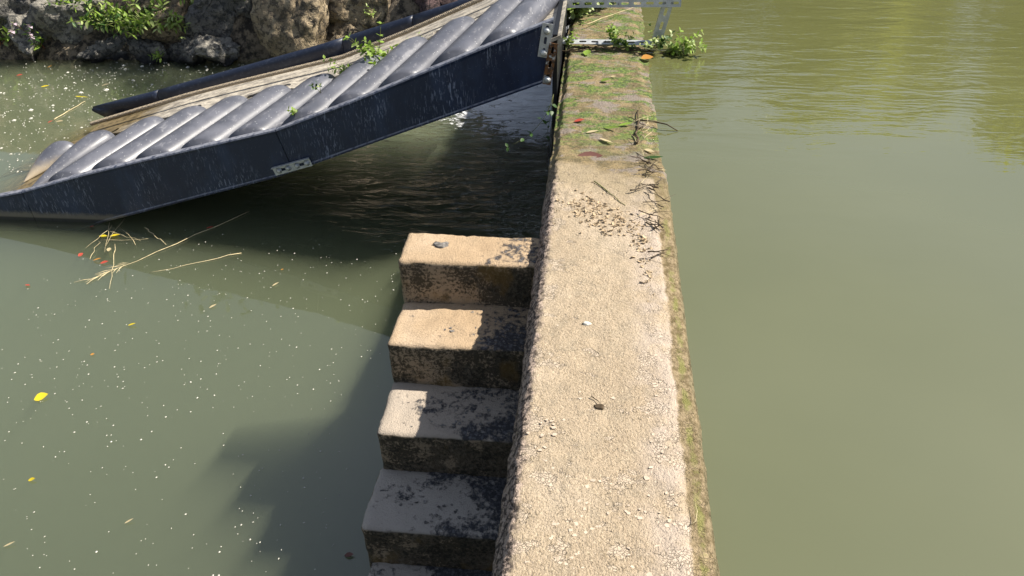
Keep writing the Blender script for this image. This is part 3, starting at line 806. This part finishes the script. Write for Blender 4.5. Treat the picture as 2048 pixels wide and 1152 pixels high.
def plant(name, label, cat, base, stems, size, keys, lm=LM, group=None, stem_mat='stem', pairs=6, whorl=3, start=.25, flowers=0, seed=0):
    """stems: list of (direction, length, bend)"""
    rr = random.Random(seed); root = empty(name, base); tag(root, label, cat, group)
    for (d, L, bend) in stems:
        d = Vector(d).normalized(); pts = []; p = Vector((0, 0, 0)); b = Vector(bend)
        N = 8; tang = []
        for i in range(N+1):
            pts.append(p.copy()); dd = (d+b*(i/N)).normalized(); tang.append(dd); p = p+dd*(L/N)
        mb = MB(); mb.tube(pts, [size*.05*(1-.7*i/N) for i in range(N+1)], 5); mb.build('stem', M[stem_mat], root, True)
        for k in range(pairs):
            t = start+(1-start)*k/max(1, pairs-1); i = min(N, int(t*N)); ph = rr.random()*6.28
            s = size*(1.05-.45*t)*rr.uniform(.75, 1.2)
            for w_ in range(whorl):
                a = ph+6.283*w_/whorl; t0 = tang[i]; u = t0.cross(Vector((0, 0, 1)))
                if u.length < .1: u = Vector((1, 0, 0))
                u.normalize(); vv = t0.cross(u)
                ld = (u*math.cos(a)+vv*math.sin(a))*.9+t0*rr.uniform(.15, .7)+Vector((0, 0, rr.uniform(-.2, .35)))
                put_leaf(lm[rr.choice(keys)], root, pts[i], ld, s, rr.uniform(-.6, .6))
        if flowers:
            for w_ in range(flowers):
                a = 6.283*w_/flowers
                put_leaf(PET, root, pts[-1], Vector((math.cos(a), -.6, math.sin(a)*.8)), size*.42, 0, 'petal')
    return root
def rs(rr, n, spread, lift, L0, L1, fwd=0.):
    o = []
    for _ in range(n):
        o.append(((rr.gauss(0, spread), rr.gauss(-fwd, spread*.7), lift), rr.uniform(L0, L1), (rr.gauss(0, .25), rr.gauss(-.25, .25), rr.uniform(-.9, -.1))))
    return o
rr = random.Random(5)
bush = 'green leafy bushes on the bank'
G = ['leaf', 'leaf', 'leafp', 'leafd']
plant('bush', 'large bright green bush hanging over the rocks, its left half', 'bush', (-5.2, 7.98, -.80), rs(rr, 16, .9, .8, .3, .60, 1.), .115, G, group=bush, pairs=6, seed=1)
plant('bush', 'large bright green bush hanging over the rocks, its middle', 'bush', (-4.88, 7.96, -.80), rs(rr, 16, .9, .8, .3, .60, 1.), .115, G, group=bush, pairs=6, seed=2)
plant('bush', 'bright leafy branch of the bush drooping down to the right over the rocks', 'bush', (-4.55, 7.86, -.72), rs(rr, 15, .8, .4, .3, .5, 1.2), .11, ['leaf', 'leafp'], group=bush, pairs=6, seed=3)
plant('bush', 'small pale leafy clump at the top edge right of the big bush', 'bush', (-4.22, 8.1, -.62), rs(rr, 5, .6, .9, .18, .3, .6), .09, ['leaf', 'leafp'], group=bush, pairs=5, seed=4)
plant('bush', 'loose pale green plant at the top above the large tan boulder', 'bush', (-3.12, 7.85, -.52), rs(rr, 6, .7, .7, .12, .24, .5), .065, ['leafp', 'leaf'], group=bush, pairs=5, seed=5)
plant('bush', 'leafy clump at the top edge between the flowering plants and the big bush', 'bush', (-5.55, 8.0, -.62), rs(rr, 7, .7, .7, .2, .36, .8), .10, G, group=bush, pairs=5, seed=16)
plant('bush', 'thin yellowish clump at the top edge above the shaded rock face', 'bush', (-3.7, 7.98, -.5), rs(rr, 5, .7, .5, .12, .25, .8), .07, ['leafp', 'leaf'], group=bush, pairs=4, seed=17)
plant('sprig', 'small bright green sprig at the waterline below the bush', 'plant', (-4.52, 7.55, -1.06), rs(rr, 3, .5, 1, .08, .13, .3), .075, ['leaf'], pairs=3, seed=6)
plant('flowering_plant', 'leafy plant with pink flowers at the left picture edge', 'plant', (-6.5, 7.72, -1.0), rs(rr, 6, .4, 1, .25, .5, .2), .13, ['leaf', 'leafd', 'leafp'], stem_mat='redstem', pairs=4, whorl=3, flowers=4, seed=7)
plant('flowering_plant', 'leafy plant with one pale flower in front of the tilted slab', 'plant', (-5.98, 7.72, -1.02), rs(rr, 5, .35, 1, .2, .42, .2), .115, ['leaf', 'leafd'], stem_mat='redstem', pairs=4, whorl=3, flowers=4, seed=8)
plant('flowering_plant', 'tall reddish-stemmed plant rising behind the grey waterline block', 'plant', (-6.15, 7.95, -.80), rs(rr, 4, .3, 1, .3, .5), .10, ['leaf', 'leafd'], stem_mat='redstem', pairs=4, seed=9)
plant('sprig', 'tiny sprig growing in the crack between the tan boulders', 'plant', (-2.22, 7.95, -.72), rs(rr, 3, .4, 1, .08, .14, .3), .06, ['leaf', 'leafp'], pairs=3, seed=10)
plant('ramp_plant', 'bright green weed growing between the baffles and the far rail of the ramp', 'plant', (-1.42, 5.24, -.30), rs(rr, 13, .55, 1.2, .16, .36), .062, ['leaf', 'leaf', 'leafp'], LW, pairs=6, seed=11)
plant('ramp_plant', 'thin sprawling weed left of the bushy weed on the ramp', 'plant', (-1.62, 5.22, -.32), rs(rr, 5, .7, .9, .1, .24), .05, ['leafp', 'leaf'], LW, pairs=5, seed=12)
plant('ramp_plant', 'pale feathery tuft on the ramp right of the bushy weed', 'plant', (-1.10, 5.28, -.17), rs(rr, 5, .5, 1, .08, .16), .035, ['leafp'], pairs=6, seed=13)
plant('seedling', 'small seedling behind the near edge of the ramp by the panel joint', 'plant', (-1.72, 4.40, -.32), rs(rr, 3, .3, 1, .06, .1), .045, ['leafp', 'leaf'], LW, pairs=3, start=.5, seed=14)
plant('seedling', 'tiny seedling higher up the near edge of the ramp', 'plant', (-1.60, 4.55, -.20), rs(rr, 2, .3, 1, .06, .1), .04, ['leafp', 'leafd'], LW, pairs=2, start=.6, seed=15)
# vegetation round the frame
def weed(label, base, n, spread, L0, L1, size, keys, seed, lift=.5, fw=0, dirx=0.):
    r2 = random.Random(seed); st = []
    for _ in range(n): st.append(((r2.gauss(dirx, spread), r2.gauss(-fw, spread), lift), r2.uniform(L0, L1), (r2.gauss(0, .4), r2.gauss(0, .4), r2.uniform(-.4, .5))))
    plant('water_weed', label, 'weed', base, st, size, keys, LW, 'weeds caught on the steel frame', pairs=5, seed=seed)
weed('leafy weed with dark stems leaning out over the upper pool beside the frame', (.64, 5.0, -.06), 11, .35, .14, .3, .05, ['leaf', 'leafp'], 21, .35, .2, 1.0)
weed('pale weed tangled round the right foot of the frame', (.60, 5.0, -.03), 6, .6, .08, .18, .042, ['leafp', 'leafd'], 22, .8)
weed('pale weed tangled along the middle of the bottom rail', (.36, 5.02, -.03), 7, .8, .06, .15, .036, ['leafp', 'leafd', 'leaf'], 23, .5)
weed('pale weed at the left foot of the frame', (.02, 5.06, -.03), 5, .6, .06, .15, .036, ['leafp', 'leaf'], 24, .6)
weed('small bright green shoot above the bottom rail', (.31, 5.12, -.03), 3, .3, .07, .12, .045, ['leaf'], 25, 1)
weed('thick pale leafy clump behind the left post of the frame', (.03, 5.75, -.04), 22, .7, .15, .36, .075, ['leafp', 'leafp', 'leaf'], 26, .8)
weed('yellowish leafy clump behind the frame under the top rail', (.22, 6.05, -.04), 18, .8, .12, .3, .075, ['leafp', 'leaf'], 27, .7)
# trailing stem over the falling water
r2 = random.Random(3)
plant('trailing_stem', 'thin leafy stem dangling in front of the falling water', 'plant', (-.03, 4.1, .0), [((-.25, -.25, -1), .42, (-1.0, -.1, .55)), ((-.1, -.1, -1), .25, (-.1, -.1, .1))], .045, ['leafd'], LW, pairs=5, whorl=2, seed=31)

# ================================================================== DEBRIS ON THE WALL
def twig(name, label, pts, r, mat, cat='twig', group=None, fork=0, seed=0):
    rr = random.Random(seed); base = Vector(pts[0]); m = MB()
    P = [Vector(p)-base for p in pts]
    m.tube(P, [r*(1-.6*i/(len(P)-1)) for i in range(len(P))], 5)
    for k in range(fork):
        a = P[rr.randint(1, len(P)-1)]; d = (P[-1]-P[0]).normalized(); d = Euler((0, 0, rr.choice((-1, 1))*rr.uniform(.4, 1))).to_matrix()@d
        m.tube([a, a+d*rr.uniform(.02, .05)+Vector((0, 0, .006)), a+d*rr.uniform(.05, .09)+Vector((0, 0, .004))], [r*.6, r*.45, r*.25], 4)
    o = m.build(name, M[mat], None, True); o.location = base; return tag(o, label, cat, group)
def wiggle(x0, y0, x1, y1, z, n=6, a=.008, seed=0, lift=.006):
    rr = random.Random(seed)
    return [(x0+(x1-x0)*i/n+rr.uniform(-a, a), y0+(y1-y0)*i/n+rr.uniform(-a, a), z+lift+rr.uniform(0, .006)) for i in range(n+1)]
Zf = -.047
dg = 'dark twigs caught along the water-side edge of the wall'
lbl = 'short dark dead twig in the line of debris along the water-side edge of the wall'
rr = random.Random(77)
for i in range(30):
    y = 2.95+rr.gauss(0, .27); x = .488+rr.gauss(0, .016); a = rr.uniform(-1.2, 2.6); L = rr.uniform(.03, .11)
    z = float(wall_top(np.array(y)))+.001
    twig('dead_twig', lbl, wiggle(x-L/2*math.cos(a), y-L/2*math.sin(a), x+L/2*math.cos(a), y+L/2*math.sin(a), z+.006*(i % 4), 5, .006, i), rr.uniform(.002, .0045), rr.choice(('twig', 'twig', 'bark')), 'twig', dg, rr.randint(0, 1), i)
for i in range(14):
    y = rr.uniform(2.75, 4.3); x = .46+rr.gauss(0, .04); a = rr.uniform(-.6, 1.9); L = rr.uniform(.07, .16); z = float(wall_top(np.array(y)))+.002
    twig('straw_stalk', 'thin pale straw lying among the twigs near the water-side edge of the wall', wiggle(x-L/2*math.cos(a), y-L/2*math.sin(a), x+L/2*math.cos(a), y+L/2*math.sin(a), z+.01, 4, .004, i+50), .0018, 'straw', 'straw', 'pale straws on the wall', 0, i)
twig('dead_branch', 'forked dark branch lying along the wet part of the wall', wiggle(.43, 3.55, .46, 4.02, Zf, 8, .01, 5), .007, 'twig', 'branch', None, 3, 5)
twig('dead_branch', 'dark stick poking out from the wall over the upper pool', [(.46, 3.84, Zf+.012), (.53, 3.82, Zf+.016), (.60, 3.79, Zf+.014), (.66, 3.77, ZU+.004)], .006, 'twig', 'branch', None, 0, 6)
twig('green_stalk', 'thin greenish stalk lying across the curled mud on the wall', wiggle(.22, 3.06, .36, 2.84, 0, 6, .003, 9, .004), .003, 'stem', 'stalk')
twig('straw_stalk', 'long pale stalk lying across the wall behind the frame', wiggle(.10, 5.42, .52, 5.95, Zf, 6, .01, 12, .03), .004, 'straw', 'straw')
twig('straw_stalk', 'curved white straw on the green algae strip low on the wall', [(.495, 1.215, -.002), (.512, 1.225, .008), (.518, 1.255, .010), (.515, 1.285, .004)], .0016, 'straw', 'straw')
twig('dead_twig', 'tiny dark thorny twig alone in the middle of the dry wall top', wiggle(.235, 1.66, .262, 1.632, 0, 4, .003, 14, .003), .0018, 'twig', 'twig', None, 0, 14)
for i in range(22):      # drift caught under the bottom rail
    x = rr.uniform(.0, .6); y = 4.98+rr.uniform(-.06, .05); a = rr.gauss(0, .5); L = rr.uniform(.06, .2)
    twig('dead_twig', 'dark drift twig jammed against the bottom rail of the steel frame', wiggle(x-L/2, y-L/2*a*.5, x+L/2, y+L/2*a*.5, Zf+rr.uniform(0, .02), 5, .008, i+90), rr.uniform(.002, .005), 'twig', 'twig', 'drift twigs under the frame', 1, i)
# droppings / small clod
def clod(label, c, r, mat, seed, name='clod', cat='clod', flat=.5):
    bm = bmesh.new(); bmesh.ops.create_icosphere(bm, subdivisions=3, radius=1); P = np.array([v.co[:] for v in bm.verts]); f = [[v.index for v in q.verts] for q in bm.faces]; bm.free()
    P = P*(1+.45*fbm(P, 1.6, 3, seed))[:, None]*np.array([r, r*.7, r*flat]); o = obj(name, P, f, M[mat], None, True); o.location = c; return tag(o, label, cat)
clod('small dark clod beside the thorny twig on the dry wall top', (.258, 1.622, .001), .015, 'twig', 3, flat=.3)
clod('small white dropping on the dry middle of the wall top', (.212, 2.02, .002), .014, 'speck', 4, 'dropping', 'dropping', .3)
clod('dark crusted dropping on the topmost step', (-.42, 2.60, -.076), .032, 'darkflake', 5, 'dropping', 'dropping', .25)
clod('small round pebble among the curled mud flakes on the wall', (.305, 2.80, .006), .012, 'mud', 6, 'pebble', 'pebble', .8)

# fallen leaves, each one a thing
def fallen(label, x, y, z, size, rot, mat, wid=.5, group=None, tilt=.12):
    me = leaf_mesh('fallen_leaf', M[mat], wid, .15, -.12); o = link('fallen_leaf', me, None, (x, y, z+.004), (random.gauss(0, tilt), random.gauss(0, tilt), rot), (size, size, size))
    return tag(o, label, 'leaf', group)
W = [('yellow rounded leaf against the drift below the bottom rail of the frame', .50, 4.83, .085, .4, 'orange', .8), ('green heart-shaped leaf below the left end of the bottom rail', .14, 4.88, .075, 1.4, 'leaf', .7),
     ('bright yellow-green leaf alone on the wet wall top', .24, 4.42, .06, .2, 'leaf', .7), ('large reddish brown leaf flat on the wet wall top', .13, 3.40, .13, .0, 'brownleaf', .45),
     ('pale yellow leaf on the left rim of the wet wall top', .05, 3.22, .05, .1, 'paleleaf', .6), ('small reddish leaf on the moss near the left rim', .10, 3.82, .06, .2, 'red', .5),
     ('pale narrow leaf lying left of the green leaves on the moss', .17, 3.68, .075, .5, 'paleleaf', .35), ('long green leaf in the middle of the mossy patch', .26, 3.75, .10, -.4, 'leaf', .25),
     ('pale striped leaf slanting across the mossy patch', .24, 3.62, .10, -.8, 'paleleaf', .22), ('yellowish green leaf right of the mossy patch', .34, 3.78, .08, .2, 'leaf', .3),
     ('pale oval leaf near the forked branch', .47, 3.50, .055, -.5, 'paleleaf', .45), ('narrow green leaf near the water-side rim', .46, 3.40, .10, .1, 'leafd', .28),
     ('pale narrow leaf near the water-side rim above the debris', .52, 3.28, .055, -.6, 'paleleaf', .35), ('small white scrap of leaf on the wet wall top', .30, 4.50, .035, .1, 'paleleaf', .5)]
for l, x, y, s, r_, m_, wd in W: fallen(l, x, y, Zf+.002, s, r_, m_, wd)
# leaves floating on the lower pool
FL = [('bright yellow leaf floating alone at the left of the lower pool', -2.70, 2.53, .085, .6, 'yellow', .7), ('narrow yellow leaf floating near the middle of the left water', -2.52, 3.17, .06, .2, 'yellow', .4),
      ('small red leaf floating at the left picture edge of the open water', -3.42, 3.52, .055, -.3, 'red', .6), ('red leaf floating left of the flower drift', -3.26, 3.86, .055, 1.2, 'red', .7),
      ('orange-red leaf floating below the drift of yellow leaves', -3.13, 3.82, .09, .1, 'orange', .4), ('pink-red leaf floating beside the orange-red one', -3.06, 3.79, .08, .3, 'red', .5),
      ('yellow leaf in the drift below the ramp corner', -3.18, 4.12, .085, .2, 'yellow', .6), ('dull yellow leaf in the drift below the ramp corner, left one', -3.26, 4.12, .07, .1, 'yellow', .5),
      ('pale dry leaf hanging from the drift below the ramp corner', -3.10, 3.98, .11, -1.1, 'paleleaf', .3), ('white curled leaf floating below the ramp shadow', -1.79, 3.62, .06, .9, 'paleleaf', .35),
      ('white curled leaf floating alone in the middle of the left water', -2.10, 3.37, .06, .8, 'paleleaf', .35), ('tiny pinkish leaf floating above the single yellow leaf', -2.60, 2.90, .035, .2, 'orange', .7),
      ('small yellow leaf floating near the lower left corner', -2.39, 2.02, .045, .2, 'yellow', .5), ('pale sliver of leaf at the bottom left corner', -2.27, 1.67, .06, .5, 'paleleaf', .2),
      ('dark red leaf in the shade at the tip of the long reed', -2.53, 4.27, .08, .2, 'red', .4), ('red leaf against the lower corner of the ramp', -3.40, 4.23, .05, .2, 'red', .6),
      ('pinkish leaf floating right of the reeds', -1.80, 3.80, .03, .3, 'orange', .6), ('purplish leaf floating in the shade beside the lowest steps', -.77, 1.76, .05, .1, 'brownleaf', .5),
      ('red leaf floating near the far left bank', -5.98, 7.15, .10, .1, 'red', .6), ('orange leaf floating near the far left bank', -5.78, 7.38, .09, .5, 'orange', .5),
      ('yellow leaf floating in the upper left water', -5.5, 6.85, .11, .1, 'yellow', .35), ('long yellow leaf floating left of the ramp rail', -4.98, 6.62, .16, .1, 'yellow', .25),
      ('pale leaf floating between the bank and the ramp rail', -4.86, 6.9, .10, .3, 'paleleaf', .5), ('red leaf by the sunken reed left of the baffles', -4.86, 5.98, .07, .8, 'red', .6),
      ('pale leaf by the sunken reed left of the baffles', -4.80, 6.02, .12, -.3, 'paleleaf', .4), ('pale sliver of leaf at the bottom of the lower pool', -1.80, 1.83, .05, .6, 'paleleaf', .25)]
for l, x, y, s, r_, m_, wd in FL: fallen(l, x, y, ZL+.001, s*(.72 if m_ in ('red', 'orange') else .85), r_, m_, wd, tilt=.12)
# reeds on the water
def reed(label, a, b, r, seed, head=False):
    P = wiggle(a[0], a[1], b[0], b[1], ZL, 8, .008, seed, .004); o = twig('reed', label, P, r, 'straw', 'reed'); base = Vector(P[0])
    if head:
        m = MB(); d = (Vector(P[-1])-Vector(P[-2])).normalized(); rr = random.Random(seed)
        for k in range(14):
            p = Vector(P[-1])-base-d*.02*k*.9; dd = Euler((0, 0, rr.uniform(-.7, .7))).to_matrix()@d; q = p+dd*rr.uniform(.06, .13)
            m.tube([p, (p+q)/2+Vector((0, 0, .005)), q], [.001, .0028, .0008], 4)
        m.build('seed_head', M['straw'], o)
reed('long pale reed with a feathery seed head floating on the lower pool', (-2.30, 4.51), (-3.0, 3.62), .004, 1, True)
reed('shorter pale reed floating below the long one', (-2.15, 3.97), (-2.66, 3.70), .0032, 2)
reed('thin reed end hanging down from the drift of leaves', (-3.08, 4.02), (-2.83, 3.52), .003, 3)
reed('half sunken reed left of the baffles', (-4.84, 6.06), (-4.80, 6.50), .006, 4)
reed('bent reed in the shade right of the leaf drift', (-2.98, 4.24), (-2.72, 4.05), .004, 5)
for i in range(7):
    a = random.uniform(-2.2, 2.6); x, y = -3.16+random.gauss(0, .06), 4.1+random.gauss(0, .05); L = random.uniform(.1, .2)
    twig('straw_stalk', 'thin stalk in the drift of leaves below the ramp corner', wiggle(x-L*math.cos(a), y-L*math.sin(a), x+L*math.cos(a), y+L*math.sin(a), ZL+.005, 5, .012, i+200), .002, 'straw', 'straw', 'stalks of the leaf drift')
# drifting white specks: countless
def specks():
    m = MB(); rr = random.Random(9)
    def one(x, y, r):
        k = 6; a0 = rr.random()*6.28; el = rr.uniform(.35, 1); c, s = math.cos(a0), math.sin(a0); v = []
        for i in range(k):
            a = 6.283*i/k; u, w_ = r*math.cos(a), r*el*math.sin(a); v.append((x+u*c-w_*s, y+u*s+w_*c, ZL+.003))
        v.append((x, y, ZL+.003+r*.5)); m.add(v, [(i, (i+1) % k, k) for i in range(k)])
    den = lambda x, y: .5+.5*float(fbm(np.array([[x, y, 0]]), .8, 3, 4)[0])
    n = 0
    while n < 950:
        x, y = rr.uniform(-4.3, -.7), rr.uniform(1.3, 4.25)
        if rr.random() < den(x, y)**2*1.6: one(x, y, rr.choice((.0025, .003, .0038, .005)) if rr.random() < .98 else rr.uniform(.005, .008)); n += 1
    n = 0
    while n < 1300:
        x, y = rr.uniform(-7, -3.0), rr.uniform(5.0, 7.6)
        if rr.random() < den(x, y): one(x, y, rr.uniform(.004, .009) if rr.random() < .94 else rr.uniform(.012, .028)); n += 1
    for _ in range(6): one(rr.uniform(.7, 2), rr.uniform(1.2, 3), .004)
    o = m.build('drifting_specks', M['speck']); tag(o, 'countless tiny white specks drifting on the lower pool', 'specks', kind='stuff')
specks()

# ================================================================== TREES OF THE FAR BANK
def tree(label, base, h, rx, rz, n, leaf, mat, seed, lean=(0, 0), clumps=40, low=.35):
    rr = np.random.default_rng(seed); r1 = random.Random(seed)
    root = empty('tree', base); tag(root, label, 'tree', 'trees of the far bank')
    m = MB(); top = Vector((lean[0], lean[1], h*.8)); pts = [top*t+Vector((.12*math.sin(5*t+seed), .12*math.cos(4*t), 0))*t for t in np.linspace(0, 1, 8)]
    m.tube(pts, [.16*h/6*(1-.8*i/7)+.02 for i in range(8)], 8)
    cc = []
    for i in range(clumps):
        d = rr.normal(size=3); d /= np.linalg.norm(d); k = rr.uniform(.35, 1)**.6
        c = Vector((lean[0]+d[0]*rx*k, lean[1]+d[1]*rx*k, h*(low+(1-low)/2)+d[2]*rz*k)); cc.append(c)
        if i % 3 == 0:
            a = pts[min(7, 2+int(5*r1.random()))]; m.tube([a, (a+c)/2+Vector((0, 0, .15)), c], [.04, .025, .01], 5)
    m.build('trunk', M['bark'], root, True)
    per = n//clumps; C = np.repeat(np.array([c[:] for c in cc]), per, 0); N = len(C)
    P = C+rr.normal(size=(N, 3))*np.array([1, 1, .7])*rx*.17
    nl = rr.normal(size=(N, 3))*.55+np.array(SUN[:])*.8+np.array([0, -.25, .1]); nl /= np.linalg.norm(nl, axis=1, keepdims=True)
    a = rr.normal(size=(N, 3)); a -= nl*(a*nl).sum(1, keepdims=True); a /= np.linalg.norm(a, axis=1, keepdims=True); b = np.cross(nl, a)
    L = leaf*rr.uniform(.6, 1.3, (N, 1)); q = np.stack([P-a*L, P+b*L*.45, P+a*L, P-b*L*.45], 1).reshape(-1, 3)
    me = bpy.data.meshes.new('crown'); me.from_pydata(q.tolist(), [], np.arange(4*N).reshape(-1, 4).tolist()); me.materials.append(M[mat]); me.update()
    link('crown', me, root)
tree('thin-leaved tree above the rocks whose crown dapples the bank with shade', (.0, 10.4, .9), 3.2, 1.05, .6, 1500, .07, 'treedark', 1, (.0, -1.5), 22, .5)
T = [((2.0, 17.0, .3), 5.2, 1.6, 2.3, 'treedark'), ((5.1, 17.3, .3), 5.4, 1.75, 2.3, 'treeleaf'), ((10.2, 17.3, .3), 5.6, 1.8, 2.4, 'treeleaf'), ((7.6, 20.6, .5), 8.0, 2.1, 3.2, 'treeleaf'), ((12.6, 20.6, .5), 8.2, 2.2, 3.3, 'treeleaf'), ((17.5, 12.5, .3), 6.0, 2.0, 2.5, 'treeleaf')]
for i, (b, h, rx, rz, mt) in enumerate(T):
    tree(['dark tree mirrored in the upper pool beside the wall', 'first bright tree mirrored in the upper pool, next to the dark one', 'second low bright tree mirrored in the upper pool', 'tall bright tree mirrored behind the gap of the low ones', 'tall bright tree mirrored farthest right', 'bright tree on the right bank of the upper pool'][i],
         b, h, rx, rz, 9000, .2, mt, 20+i, (0, 0), 60, .05)
tree('dark tree behind the bank rocks to the left', (-6.5, 12.5, .8), 5, 2.0, 1.8, 4500, .12, 'treedark', 40, (0, 0), 40, .2)
